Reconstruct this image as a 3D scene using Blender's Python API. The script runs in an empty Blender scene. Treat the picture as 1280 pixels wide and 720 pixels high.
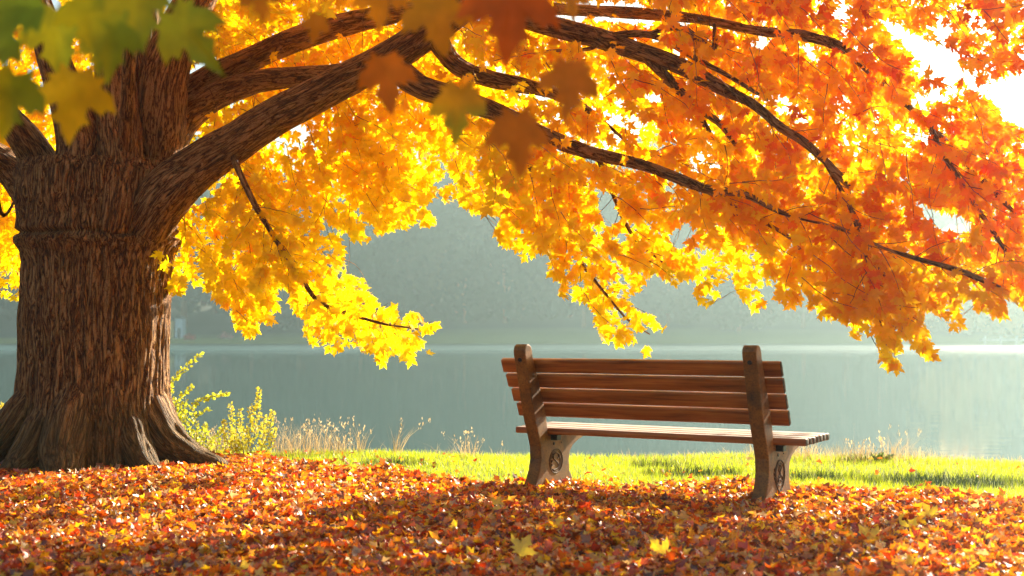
import bpy, bmesh, math, random
import numpy as np
from mathutils import Vector, Matrix, noise
random.seed(7); rng = np.random.default_rng(11)
PI = math.pi; R = math.radians
scene = bpy.context.scene
COL = scene.collection

# ------------------------------------------------------------------ camera
FPX = 1500.0; PITCH = math.atan(58 / FPX); CAMZ = 1.0
cam = bpy.data.cameras.new('camera'); camo = bpy.data.objects.new('camera', cam); COL.objects.link(camo)
camo.location = (0, 0, CAMZ); camo.rotation_euler = (R(90) + PITCH, 0, 0)
cam.sensor_width = 36; cam.lens = FPX / 1280 * 36
cam.clip_start = 0.05; cam.clip_end = 3000
cam.dof.use_dof = True; cam.dof.focus_distance = 8.0; cam.dof.aperture_fstop = 2.2
scene.camera = camo
SP, CP = math.sin(PITCH), math.cos(PITCH)

def at(px, py, Y):
    a = (px - 640) / FPX; b = (360 - py) / FPX
    dx, dy, dz = a, CP - b * SP, SP + b * CP
    t = Y / dy
    return Vector((dx * t, Y, CAMZ + dz * t))
def at_np(px, py, Y):
    a = (px - 640) / FPX; b = (360 - py) / FPX
    dy = CP - b * SP; dz = SP + b * CP; t = Y / dy
    return np.stack([a * t, Y + 0 * t, CAMZ + dz * t], -1)
def proj(P):
    x, y, z = P[..., 0], P[..., 1], P[..., 2] - CAMZ
    f = y * CP + z * SP; u = -y * SP + z * CP
    return 640 + FPX * x / f, 360 - FPX * u / f
def ground_at(px, py):           # point on the z=0 ground
    a = (px - 640) / FPX; b = (360 - py) / FPX
    dz = SP + b * CP; t = -CAMZ / dz
    return Vector((a * t, (CP - b * SP) * t, 0))

# ------------------------------------------------------------------ node helpers
def new_mat(name):
    m = bpy.data.materials.new(name); m.use_nodes = True
    nt = m.node_tree; nt.nodes.clear()
    return m, nt
def N(nt, t, **kw):
    n = nt.nodes.new(t)
    for k, v in kw.items():
        if k in ('operation', 'blend_type', 'data_type', 'feature', 'attribute_name', 'noise_dimensions', 'distance', 'wave_type', 'bands_direction', 'distribution'):
            setattr(n, k, v)
        else:
            n.inputs[k.replace('_', ' ')].default_value = v
    return n
def L(nt, a, b): nt.links.new(a, b)
def ramp(nt, fac, stops, interp='LINEAR'):
    r = nt.nodes.new('ShaderNodeValToRGB'); r.color_ramp.interpolation = interp
    e = r.color_ramp.elements
    while len(e) < len(stops): e.new(0.5)
    for el, (p, c) in zip(e, stops):
        el.position = p; el.color = (*c, 1) if len(c) == 3 else c
    L(nt, fac, r.inputs[0]); return r
def mapping(nt, src, scale, loc=(0, 0, 0)):
    m = nt.nodes.new('ShaderNodeMapping'); m.inputs['Scale'].default_value = scale; m.inputs['Location'].default_value = loc
    L(nt, src, m.inputs['Vector']); return m.outputs[0]
def out(nt, sh):
    o = nt.nodes.new('ShaderNodeOutputMaterial'); L(nt, sh, o.inputs['Surface']); return o

def leaf_material(name, trans=0.5, gloss=0.08, rough=0.4, var=0.25, tboost=(1, 1, 1)):
    m, nt = new_mat(name)
    at_ = N(nt, 'ShaderNodeAttribute', attribute_name='leafcol')
    tc = nt.nodes.new('ShaderNodeTexCoord')
    nz = N(nt, 'ShaderNodeTexNoise', Scale=26.0, Detail=3.0)
    L(nt, tc.outputs['Object'], nz.inputs['Vector'])
    mr = nt.nodes.new('ShaderNodeMapRange'); L(nt, nz.outputs[0], mr.inputs[0])
    mr.inputs[1].default_value = .3; mr.inputs[2].default_value = .7
    mr.inputs[3].default_value = 1 - var; mr.inputs[4].default_value = 1 + var * .4
    mul = nt.nodes.new('ShaderNodeVectorMath'); mul.operation = 'SCALE'
    L(nt, at_.outputs['Color'], mul.inputs[0]); L(nt, mr.outputs[0], mul.inputs['Scale'])
    tm = nt.nodes.new('ShaderNodeVectorMath'); tm.operation = 'MULTIPLY'
    L(nt, mul.outputs[0], tm.inputs[0]); tm.inputs[1].default_value = tboost
    d = nt.nodes.new('ShaderNodeBsdfDiffuse'); L(nt, mul.outputs[0], d.inputs[0])
    t = nt.nodes.new('ShaderNodeBsdfTranslucent'); L(nt, tm.outputs[0], t.inputs[0])
    mx = nt.nodes.new('ShaderNodeMixShader'); mx.inputs[0].default_value = trans
    L(nt, d.outputs[0], mx.inputs[1]); L(nt, t.outputs[0], mx.inputs[2])
    g = N(nt, 'ShaderNodeBsdfGlossy', Roughness=rough); g.inputs[0].default_value = (1, .97, .9, 1)
    mx2 = nt.nodes.new('ShaderNodeMixShader'); mx2.inputs[0].default_value = gloss
    L(nt, mx.outputs[0], mx2.inputs[1]); L(nt, g.outputs[0], mx2.inputs[2])
    out(nt, mx2.outputs[0]); return m

def bark_material():
    m, nt = new_mat('bark')
    a = N(nt, 'ShaderNodeAttribute', attribute_name='barkco')
    v = mapping(nt, a.outputs['Vector'], (32, 32, 4.0))
    nz = N(nt, 'ShaderNodeTexNoise', Scale=1.0, Detail=3.0, Roughness=.55, Distortion=.9); L(nt, v, nz.inputs['Vector'])
    s1 = N(nt, 'ShaderNodeMath', operation='SUBTRACT'); L(nt, nz.outputs[0], s1.inputs[0]); s1.inputs[1].default_value = .5
    s2 = N(nt, 'ShaderNodeMath', operation='ABSOLUTE'); L(nt, s1.outputs[0], s2.inputs[0])
    rg1 = ramp(nt, s2.outputs[0], [(0, (0, 0, 0)), (.035, (.45,) * 3), (.13, (1, 1, 1))])
    v4 = mapping(nt, a.outputs['Vector'], (52, 52, 15), (3, 1, 7))
    n4 = N(nt, 'ShaderNodeTexNoise', Scale=1.0, Detail=3.0, Distortion=1.0); L(nt, v4, n4.inputs['Vector'])
    s3 = N(nt, 'ShaderNodeMath', operation='SUBTRACT'); L(nt, n4.outputs[0], s3.inputs[0]); s3.inputs[1].default_value = .5
    s4 = N(nt, 'ShaderNodeMath', operation='ABSOLUTE'); L(nt, s3.outputs[0], s4.inputs[0])
    rg2 = ramp(nt, s4.outputs[0], [(0, (.5,) * 3), (.05, (1, 1, 1))])
    rgm = N(nt, 'ShaderNodeMath', operation='MULTIPLY'); L(nt, rg1.outputs[0], rgm.inputs[0]); L(nt, rg2.outputs[0], rgm.inputs[1])
    v2 = mapping(nt, a.outputs['Vector'], (70, 70, 30))
    n2 = N(nt, 'ShaderNodeTexNoise', Scale=1.0, Detail=6.0, Roughness=.65); L(nt, v2, n2.inputs['Vector'])
    hm = N(nt, 'ShaderNodeMath', operation='MULTIPLY_ADD'); L(nt, n2.outputs[0], hm.inputs[0]); hm.inputs[1].default_value = .45
    L(nt, rgm.outputs[0], hm.inputs[2])
    colr = ramp(nt, hm.outputs[0], [(.10, (.014, .005, .002)), (.40, (.12, .044, .010)), (.8, (.36, .155, .040)), (1.0, (.50, .26, .09))])
    # moss near the ground and soft broad patches
    v3 = mapping(nt, a.outputs['Vector'], (2.4, 2.4, 1.6))
    n3 = N(nt, 'ShaderNodeTexNoise', Scale=1.0, Detail=4.0); L(nt, v3, n3.inputs['Vector'])
    gp_ = nt.nodes.new('ShaderNodeNewGeometry'); sx = nt.nodes.new('ShaderNodeSeparateXYZ'); L(nt, gp_.outputs['Position'], sx.inputs[0])
    mr = nt.nodes.new('ShaderNodeMapRange'); L(nt, sx.outputs['Z'], mr.inputs[0])
    mr.inputs[1].default_value = .05; mr.inputs[2].default_value = .75; mr.inputs[3].default_value = .72; mr.inputs[4].default_value = 0
    ms = N(nt, 'ShaderNodeMath', operation='ADD'); L(nt, mr.outputs[0], ms.inputs[0]); L(nt, n3.outputs[0], ms.inputs[1])
    mf = ramp(nt, ms.outputs[0], [(.72, (0, 0, 0)), (1.0, (.6,) * 3)])
    mm = N(nt, 'ShaderNodeMix', data_type='RGBA'); L(nt, mf.outputs[0], mm.inputs['Factor'])
    L(nt, colr.outputs[0], mm.inputs[6]); mm.inputs[7].default_value = (.10, .07, .012, 1)
    b = N(nt, 'ShaderNodeBump', Strength=1.0, Distance=.03); L(nt, hm.outputs[0], b.inputs['Height'])
    p = N(nt, 'ShaderNodeBsdfPrincipled', Roughness=.75); L(nt, mm.outputs[2], p.inputs['Base Color']); L(nt, b.outputs[0], p.inputs['Normal'])
    p.inputs['Specular IOR Level'].default_value = .35
    out(nt, p.outputs[0]); return m

def wood_material(name, c0, c1, c2, scale=(1.2, 22, 22), rough=.5, bump=.25):
    m, nt = new_mat(name)
    tc = nt.nodes.new('ShaderNodeTexCoord')
    v = mapping(nt, tc.outputs['Object'], scale)
    nz = N(nt, 'ShaderNodeTexNoise', Scale=1.6, Detail=7.0, Roughness=.62, Distortion=.6); L(nt, v, nz.inputs['Vector'])
    v2 = mapping(nt, tc.outputs['Object'], (.8, 5, 9))
    n2 = N(nt, 'ShaderNodeTexNoise', Scale=2.0, Detail=3.0); L(nt, v2, n2.inputs['Vector'])
    c = ramp(nt, nz.outputs[0], [(.3, c0), (.5, c1), (.72, c2)])
    mx = N(nt, 'ShaderNodeMix', data_type='RGBA', blend_type='MULTIPLY'); mx.inputs['Factor'].default_value = .6
    L(nt, c.outputs[0], mx.inputs[6])
    r2 = ramp(nt, n2.outputs[0], [(.3, (.55, .5, .5)), (.65, (1, 1, 1))]); L(nt, r2.outputs[0], mx.inputs[7])
    b = N(nt, 'ShaderNodeBump', Strength=bump, Distance=.004); L(nt, nz.outputs[0], b.inputs['Height'])
    p = N(nt, 'ShaderNodeBsdfPrincipled', Roughness=rough); L(nt, mx.outputs[2], p.inputs['Base Color']); L(nt, b.outputs[0], p.inputs['Normal'])
    out(nt, p.outputs[0]); return m

def plain(name, col, rough=.7, metal=0.0, nscale=8, var=.25):
    m, nt = new_mat(name)
    tc = nt.nodes.new('ShaderNodeTexCoord')
    nz = N(nt, 'ShaderNodeTexNoise', Scale=float(nscale), Detail=5.0); L(nt, tc.outputs['Object'], nz.inputs['Vector'])
    c = ramp(nt, nz.outputs[0], [(.3, tuple(x * (1 - var) for x in col)), (.7, tuple(min(1, x * (1 + var)) for x in col))])
    p = N(nt, 'ShaderNodeBsdfPrincipled', Roughness=rough, Metallic=metal); L(nt, c.outputs[0], p.inputs['Base Color'])
    out(nt, p.outputs[0]); return m

def ground_material():
    m, nt = new_mat('ground_soil')
    g = nt.nodes.new('ShaderNodeNewGeometry')
    nz = N(nt, 'ShaderNodeTexNoise', Scale=9.0, Detail=8.0, Roughness=.7); L(nt, g.outputs['Position'], nz.inputs['Vector'])
    soil = ramp(nt, nz.outputs[0], [(.35, (.05, .018, .008)), (.55, (.16, .05, .018)), (.7, (.28, .10, .03))])
    turf = ramp(nt, nz.outputs[0], [(.35, (.08, .11, .012)), (.65, (.22, .25, .02))])
    a = N(nt, 'ShaderNodeAttribute', attribute_name='turf')
    mx = N(nt, 'ShaderNodeMix', data_type='RGBA'); L(nt, a.outputs['Fac'], mx.inputs['Factor'])
    L(nt, soil.outputs[0], mx.inputs[6]); L(nt, turf.outputs[0], mx.inputs[7])
    a2 = N(nt, 'ShaderNodeAttribute', attribute_name='wood')
    m2 = N(nt, 'ShaderNodeMix', data_type='RGBA'); L(nt, a2.outputs['Fac'], m2.inputs['Factor']); L(nt, mx.outputs[2], m2.inputs[6]); m2.inputs[7].default_value = (.022, .032, .014, 1)
    b = N(nt, 'ShaderNodeBump', Strength=.6, Distance=.03); L(nt, nz.outputs[0], b.inputs['Height'])
    p = N(nt, 'ShaderNodeBsdfPrincipled', Roughness=.9); L(nt, m2.outputs[2], p.inputs['Base Color']); L(nt, b.outputs[0], p.inputs['Normal'])
    out(nt, p.outputs[0]); return m

def water_material():
    m, nt = new_mat('lake_water')
    g = nt.nodes.new('ShaderNodeNewGeometry')
    v = mapping(nt, g.outputs['Position'], (.5, 1.6, 1))
    nz = N(nt, 'ShaderNodeTexNoise', Scale=1.3, Detail=4.0); L(nt, v, nz.inputs['Vector'])
    b = N(nt, 'ShaderNodeBump', Strength=.05, Distance=.05); L(nt, nz.outputs[0], b.inputs['Height'])
    sx = nt.nodes.new('ShaderNodeSeparateXYZ'); L(nt, g.outputs['Position'], sx.inputs[0])
    br = nt.nodes.new('ShaderNodeMapRange'); br.interpolation_type = 'SMOOTHSTEP'; L(nt, sx.outputs['Y'], br.inputs[0])   # a breeze ruffles the far water
    for i_, v_ in enumerate((60., 150., .05, .6)): br.inputs[i_ + 1].default_value = v_
    L(nt, br.outputs[0], b.inputs['Strength']); WR = br.outputs[0]
    p = N(nt, 'ShaderNodeBsdfPrincipled', Roughness=.06, IOR=1.33); p.inputs['Base Color'].default_value = (.02, .06, .055, 1)
    rr = nt.nodes.new('ShaderNodeMapRange'); L(nt, WR, rr.inputs[0]); rr.inputs[1].default_value = .05; rr.inputs[2].default_value = .6; rr.inputs[3].default_value = .06; rr.inputs[4].default_value = .36; L(nt, rr.outputs[0], p.inputs['Roughness'])
    L(nt, b.outputs[0], p.inputs['Normal']); out(nt, p.outputs[0]); return m

M = {
    'bark': bark_material(),
    'leaf': leaf_material('maple_leaf', .71, .012, .45, .14, (1.12, 1.12, .5)),
    'fore': leaf_material('maple_leaf_shaded', .16, .01, .5, .2, (.7, .7, .5)),  # dimmer copy of the maple leaf, shade put into its colour
    'litter': leaf_material('fallen_leaf', .50, .085, .42, .3, (1.2, 1.1, .6)),
    'grass': leaf_material('grass_blade', .55, .06, .4, .1),
    'small': leaf_material('small_leaf', .55, .04, .45, .15),
    'far': leaf_material('distant_foliage', .4, .0, .6, .1),
    'slat': wood_material('bench_wood', (.15, .034, .005), (.41, .125, .016), (.58, .23, .04), rough=.42, bump=.5),
    'lit_top': wood_material('sunlit_seat_top', (.30, .20, .14), (.62, .50, .40), (.78, .68, .58), rough=.4),  # paler wood for slat tops, sun glow painted into the colour
    'slat_end': plain('weathered_end_grain', (.075, .06, .035), .8, 0, 60, .5),
    'stone': None,
    'iron': plain('dark_iron', (.018, .013, .010), .45, .6, 40, .4),
    'ground': ground_material(), 'water': water_material(),
    'carve': plain('carved_line', (.07, .032, .012), .75, 0, 60, .4),
    'yellow': plain('yellow_boards', (.75, .5, .12)), 'pale': plain('pale_boards', (.6, .72, .78)), 'white': plain('white_paint', (.8, .8, .78)),
    'dark': plain('dark_roof', (.05, .05, .05)),
}
def stone_material():
    m, nt = new_mat('brown_cast_stone')
    tc = nt.nodes.new('ShaderNodeTexCoord')
    nz = N(nt, 'ShaderNodeTexNoise', Scale=7.0, Detail=8.0, Roughness=.7); L(nt, tc.outputs['Object'], nz.inputs['Vector'])
    n2 = N(nt, 'ShaderNodeTexNoise', Scale=95.0, Detail=4.0); L(nt, tc.outputs['Object'], n2.inputs['Vector'])
    c = ramp(nt, nz.outputs[0], [(.3, (.06, .030, .008)), (.5, (.23, .090, .008)), (.7, (.36, .165, .020))])
    r2 = ramp(nt, n2.outputs[0], [(.36, (.45, .4, .38)), (.5, (1, 1, 1))])
    mx = N(nt, 'ShaderNodeMix', data_type='RGBA', blend_type='MULTIPLY'); mx.inputs['Factor'].default_value = .7
    L(nt, c.outputs[0], mx.inputs[6]); L(nt, r2.outputs[0], mx.inputs[7])
    b = N(nt, 'ShaderNodeBump', Strength=.5, Distance=.004); L(nt, n2.outputs[0], b.inputs['Height'])
    p = N(nt, 'ShaderNodeBsdfPrincipled', Roughness=.62); L(nt, mx.outputs[2], p.inputs['Base Color']); L(nt, b.outputs[0], p.inputs['Normal'])
    out(nt, p.outputs[0]); return m
M['stone'] = stone_material()

# ------------------------------------------------------------------ object helpers
def tag(o, label=None, cat=None, group=None, kind=None):
    if label: o['label'] = label
    if cat: o['category'] = cat
    if group: o['group'] = group
    if kind: o['kind'] = kind
    return o
def empty(name, loc=(0, 0, 0), rz=0.0):
    o = bpy.data.objects.new(name, None); COL.objects.link(o); o.location = loc; o.rotation_euler = (0, 0, rz)
    o.empty_display_size = .1; return o
def link(name, me, mat, parent=None, smooth=False):
    o = bpy.data.objects.new(name, me); COL.objects.link(o)
    if mat is not None: me.materials.append(mat)
    if parent is not None:
        o.parent = parent
        if parent.type == 'EMPTY' or True:
            o.matrix_parent_inverse = Matrix.Identity(4)
    if smooth: me.shade_smooth()
    return o
def mesh_np(name, V, F, attrs=None, smooth=False):
    """V (n,3); F (m,k) fixed-size faces; attrs {name: (n,3)}"""
    me = bpy.data.meshes.new(name); n = len(V); m, k = F.shape
    me.vertices.add(n); me.vertices.foreach_set('co', np.ascontiguousarray(V, np.float32).ravel())
    me.loops.add(m * k); me.loops.foreach_set('vertex_index', np.ascontiguousarray(F, np.int32).ravel())
    me.polygons.add(m); me.polygons.foreach_set('loop_start', np.arange(0, m * k, k, dtype=np.int32))
    me.polygons.foreach_set('loop_total', np.full(m, k, np.int32))
    for an, (typ, arr) in (attrs or {}).items():
        if typ == 'COLOR':
            a = me.color_attributes.new(an, 'FLOAT_COLOR', 'POINT')
            c = np.ones((n, 4), np.float32); c[:, :3] = arr; a.data.foreach_set('color', c.ravel())
        elif typ == 'VEC':
            a = me.attributes.new(an, 'FLOAT_VECTOR', 'POINT'); a.data.foreach_set('vector', np.ascontiguousarray(arr, np.float32).ravel())
        else:
            a = me.attributes.new(an, 'FLOAT', 'POINT'); a.data.foreach_set('value', np.ascontiguousarray(arr, np.float32).ravel())
    me.update(calc_edges=True); me.validate()
    me.polygons.foreach_set('use_smooth', np.full(len(me.polygons), smooth))
    return me

# leaf outlines (x, y), tip at (0, 1)
def sym(half):
    r = half; l = [(-x, y) for x, y in reversed(half[:-1])]
    return [(0, 0)] + r + l
MAPLE = sym([(.06, -.02), (.25, -.15), (.23, .03), (.45, .02), (.30, .16), (.52, .27), (.68, .56), (.44, .46), (.38, .57), (.17, .42), (.17, .58), (.29, .69), (.14, .73), (.09, .86), (0, 1.05)])
FULL = sym([(.07, -.03), (.27, -.13), (.27, .02), (.46, .05), (.37, .15), (.56, .27), (.64, .55), (.47, .48), (.42, .58), (.23, .46), (.21, .59), (.30, .69), (.16, .74), (.11, .85), (0, 1.04)])
MAPLE_S = sym([(.25, -.1), (.26, .08), (.60, .42), (.28, .42), (.24, .62), (0, 1)])
OVAL = sym([(.2, .2), (.28, .5), (.16, .82), (0, 1)])
BLOB = sym([(.45, -.05), (.6, .35), (.35, .8), (0, .95)])

def leaves_np(pos, tip, nrm, size, col, outline, curl=.25, width=1.0, centre=(0, .32), fold=.25):
    n = len(pos)
    pos = np.asarray(pos, float); tip = np.asarray(tip, float); nrm = np.asarray(nrm, float)
    tip = tip / (np.linalg.norm(tip, axis=1, keepdims=True) + 1e-9)
    nrm = nrm - (nrm * tip).sum(1, keepdims=True) * tip
    nrm = nrm / (np.linalg.norm(nrm, axis=1, keepdims=True) + 1e-9)
    side = np.cross(tip, nrm)
    T = np.array([centre] + list(outline)); k = len(T)
    cu = rng.uniform(-.3, 1, (n, 1)) * curl; fo = rng.uniform(-.2, 1, (n, 1)) * fold; tw = rng.normal(0, .18, (n, 1))
    x = T[:, 0][None] * width * rng.uniform(.82, 1.12, (n, 1)); y = T[:, 1][None] * np.ones((n, 1))
    x = x + rng.normal(0, .018, (n, k)); y = y + rng.normal(0, .018, (n, k))
    z = fo * np.abs(x) - cu * (y - .2) ** 2 + tw * x * y - cu * .7 * x ** 2
    s = np.asarray(size)[:, None, None]
    V = pos[:, None] + s * (side[:, None] * x[..., None] + tip[:, None] * y[..., None] + nrm[:, None] * z[..., None])
    f = np.array([(0, i, i + 1) for i in range(1, k - 1)] + [(0, k - 1, 1)])
    F = (f[None] + (np.arange(n) * k)[:, None, None]).reshape(-1, 3)
    C = np.repeat(np.asarray(col), k, 0)
    return V.reshape(-1, 3), F, C
def join_np(parts):
    Vs, Fs, Cs = [], [], []; o = 0
    for V, F, C in parts:
        Vs.append(V); Fs.append(F + o); Cs.append(C); o += len(V)
    return np.concatenate(Vs), np.concatenate(Fs), np.concatenate(Cs)
def leaf_mesh(name, parts):
    V, F, C = join_np(parts)
    return mesh_np(name, V, F, {'leafcol': ('COLOR', C)})

STOPS_H = np.array([-.6, -.25, 0, .3, .55, .78, 1.0])
STOPS_C = np.array([(.16, .30, .02), (.50, .50, .02), (.98, .74, .006), (.96, .50, .004), (.95, .28, .003), (.85, .13, .003), (.50, .04, .003)])
def huecol(h):
    h = np.clip(h, -.6, 1.0)
    return np.stack([np.interp(h, STOPS_H, STOPS_C[:, i]) for i in range(3)], -1)

def catmull(pts, per=6):
    P = [Vector(p) for p in pts]; P = [P[0] * 2 - P[1]] + P + [P[-1] * 2 - P[-2]]; o = []
    for i in range(1, len(P) - 2):
        for j in range(per):
            t = j / per; a, b, c, d = P[i - 1], P[i], P[i + 1], P[i + 2]
            o.append(.5 * ((2 * b) + (c - a) * t + (2 * a - 5 * b + 4 * c - d) * t * t + (3 * b - a - 3 * c + d) * t ** 3))
    o.append(P[-2]); return o
def tube_np(pts, rad, sides=8, bark=0.0, v0=0.0, cap=True):
    n = len(pts); V = []; B = []; T = []
    for i in range(n): T.append((pts[min(i + 1, n - 1)] - pts[max(i - 1, 0)]).normalized())
    up = Vector((0, 1, 0)) if abs(T[0].y) < .8 else Vector((1, 0, 0))
    a = T[0].cross(up).normalized(); s = v0
    for i in range(n):
        a = (a - T[i] * a.dot(T[i])).normalized(); b = T[i].cross(a)
        if i: s += (pts[i] - pts[i - 1]).length
        for k in range(sides):
            th = 2 * PI * k / sides; c, d = math.cos(th), math.sin(th); r = rad[i]
            bc = Vector((c * r, d * r, s))
            if bark > 0:
                q = noise.noise((bc.x * 26, bc.y * 26, s * 4)); q2 = noise.noise((bc.x * 5 + 9, bc.y * 5, s * 1.2))
                r = r + bark * (q * 1.6 - abs(q) * 1.5) + bark * 2.0 * q2
            V.append(pts[i] + a * (c * r) + b * (d * r)); B.append(bc)
    F = []
    for i in range(n - 1):
        for k in range(sides):
            F.append((i * sides + k, i * sides + (k + 1) % sides, (i + 1) * sides + (k + 1) % sides, (i + 1) * sides + k))
    if cap:
        ci = len(V); V.append(pts[-1] + T[-1] * rad[-1] * .5); B.append(Vector((0, 0, s)))
        for k in range(sides):
            F.append(((n - 1) * sides + k, (n - 1) * sides + (k + 1) % sides, ci, ci))
    return V, B, F
def tube_obj(name, tubes, mat, parent=None, bark=True):
    """tubes: list of (pts, rad, sides, barkdisp)"""
    VV, BB, FF = [], [], []
    for pts, rad, sides, bd in tubes:
        V, B, F = tube_np(pts, rad, sides, bd, v0=random.random() * 6 + 2); o = len(VV)
        VV += V; BB += B; FF += [tuple(x + o for x in f) for f in F]
    me = bpy.data.meshes.new(name)
    me.from_pydata([tuple(v) for v in VV], [], [f if f[2] != f[3] else f[:3] for f in FF])
    a = me.attributes.new('barkco', 'FLOAT_VECTOR', 'POINT'); a.data.foreach_set('vector', np.array([tuple(b) for b in BB], np.float32).ravel())
    me.shade_smooth()
    return link(name, me, mat, parent)
def bm_obj(name, bm, mat, parent=None, bevel=0.0, smooth=False):
    if bevel:
        bmesh.ops.bevel(bm, geom=list(bm.edges), offset=bevel, segments=2, affect='EDGES', profile=.6)
    bmesh.ops.recalc_face_normals(bm, faces=bm.faces)
    me = bpy.data.meshes.new(name); bm.to_mesh(me); bm.free()
    return link(name, me, mat, parent, smooth)
def bm_box(x0, x1, y0, y1, z0, z1, bm=None):
    bm = bm or bmesh.new()
    bmesh.ops.create_cube(bm, size=1, matrix=Matrix.Translation(((x0 + x1) / 2, (y0 + y1) / 2, (z0 + z1) / 2)) @ Matrix.Diagonal((x1 - x0, y1 - y0, z1 - z0, 1)))
    return bm
def inpoly(px, py, poly):
    P = np.array(poly, float); x0, y0 = P[:, 0], P[:, 1]; x1, y1 = np.roll(x0, -1), np.roll(y0, -1)
    r = np.zeros(px.shape, bool)
    for a, b, c, d in zip(x0, y0, x1, y1):
        if b == d: continue
        cond = ((b > py) != (d > py)) & (px < (c - a) * (py - b) / (d - b) + a)
        r ^= cond
    return r

# ------------------------------------------------------------------ ground, lake
def edge_y(x): return 9.95 - .11 * np.asarray(x, float) + .12 * np.sin(np.asarray(x) * 1.3) + .05 * np.sin(np.asarray(x) * 4.1)
BX = [-30, -4.2, -2.35, -1.8, -1.33, -.8, -.22, .32, 1.17, 1.86, 2.4, 3.0, 6, 12]
BY = [9.6, 9.8, 9.95, 9.45, 9.1, 8.6, 8.2, 7.95, 7.95, 7.75, 7.4, 7.1, 6.8, 6.4]
def litter_edge(x): return np.interp(x, BX, BY) - .15 + .10 * np.sin(np.asarray(x) * 5.3) + .06 * np.sin(np.asarray(x) * 13.1 + 1)
def gz(x, y):
    x = np.asarray(x, float); y = np.asarray(y, float); e = edge_y(x)
    near = .02 * np.sin(x * 1.7 + y) * np.cos(y * 1.3) * np.clip((6 - np.abs(y - 7)) / 2, 0, 1)
    z = near - .62 * np.clip((y - e) / .9, 0, 1) ** 1.3 - 1.2 * np.clip((y - e - .9) / 5, 0, 1)
    far = np.interp(y, [178, 187, 190, 200, 215, 260, 330, 450, 640], [0, 1.3, 1.6, 3.1, 5.0, 15, 24, 30, 34])
    far = far * np.where(y > 195, 1 + .25 * np.sin(x * .03 + 1) , 1)
    return z + np.where(y > 178, far, 0)
xs = np.concatenate([np.linspace(-450, -14, 40), np.linspace(-13, 13, 160), np.linspace(14, 450, 40)])
ys = np.concatenate([np.linspace(-50, 2, 12), np.linspace(2.4, 16, 130), np.linspace(18, 176, 14), np.linspace(178, 220, 22), np.linspace(230, 650, 26)])
X, Yg = np.meshgrid(xs, ys); Z = gz(X, Yg)
turf = np.clip((Yg - litter_edge(X) + .15) / .3, 0, 1)
nx, ny = len(xs), len(ys)
idx = np.arange(nx * ny).reshape(ny, nx)
Fg = np.stack([idx[:-1, :-1], idx[:-1, 1:], idx[1:, 1:], idx[1:, :-1]], -1).reshape(-1, 4)
gme = mesh_np('ground', np.stack([X, Yg, Z], -1).reshape(-1, 3), Fg, {'turf': ('F', turf.ravel()), 'wood': ('F', np.clip((Yg - 194) / 8, 0, 1).ravel())}, smooth=True)
tag(link('ground', gme, M['ground']), kind='structure')
wx = np.array([-440., 440.]); wme = mesh_np('lake', np.array([(-440, 10, -.5), (440, 10, -.5), (440, 200, -.5), (-440, 200, -.5)]), np.array([[0, 1, 2, 3]]))
tag(link('lake', wme, M['water']), kind='structure')

# ------------------------------------------------------------------ the maple
tree = empty('maple_tree', (at(122, 400, 9.35).x, 9.35, 0))
tag(tree, 'huge old autumn maple with thick furrowed trunk and glowing yellow to orange leaves', 'tree')
TX, TY = tree.location.x, tree.location.y
def local(V): return V - np.array([TX, TY, 0.0])

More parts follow.
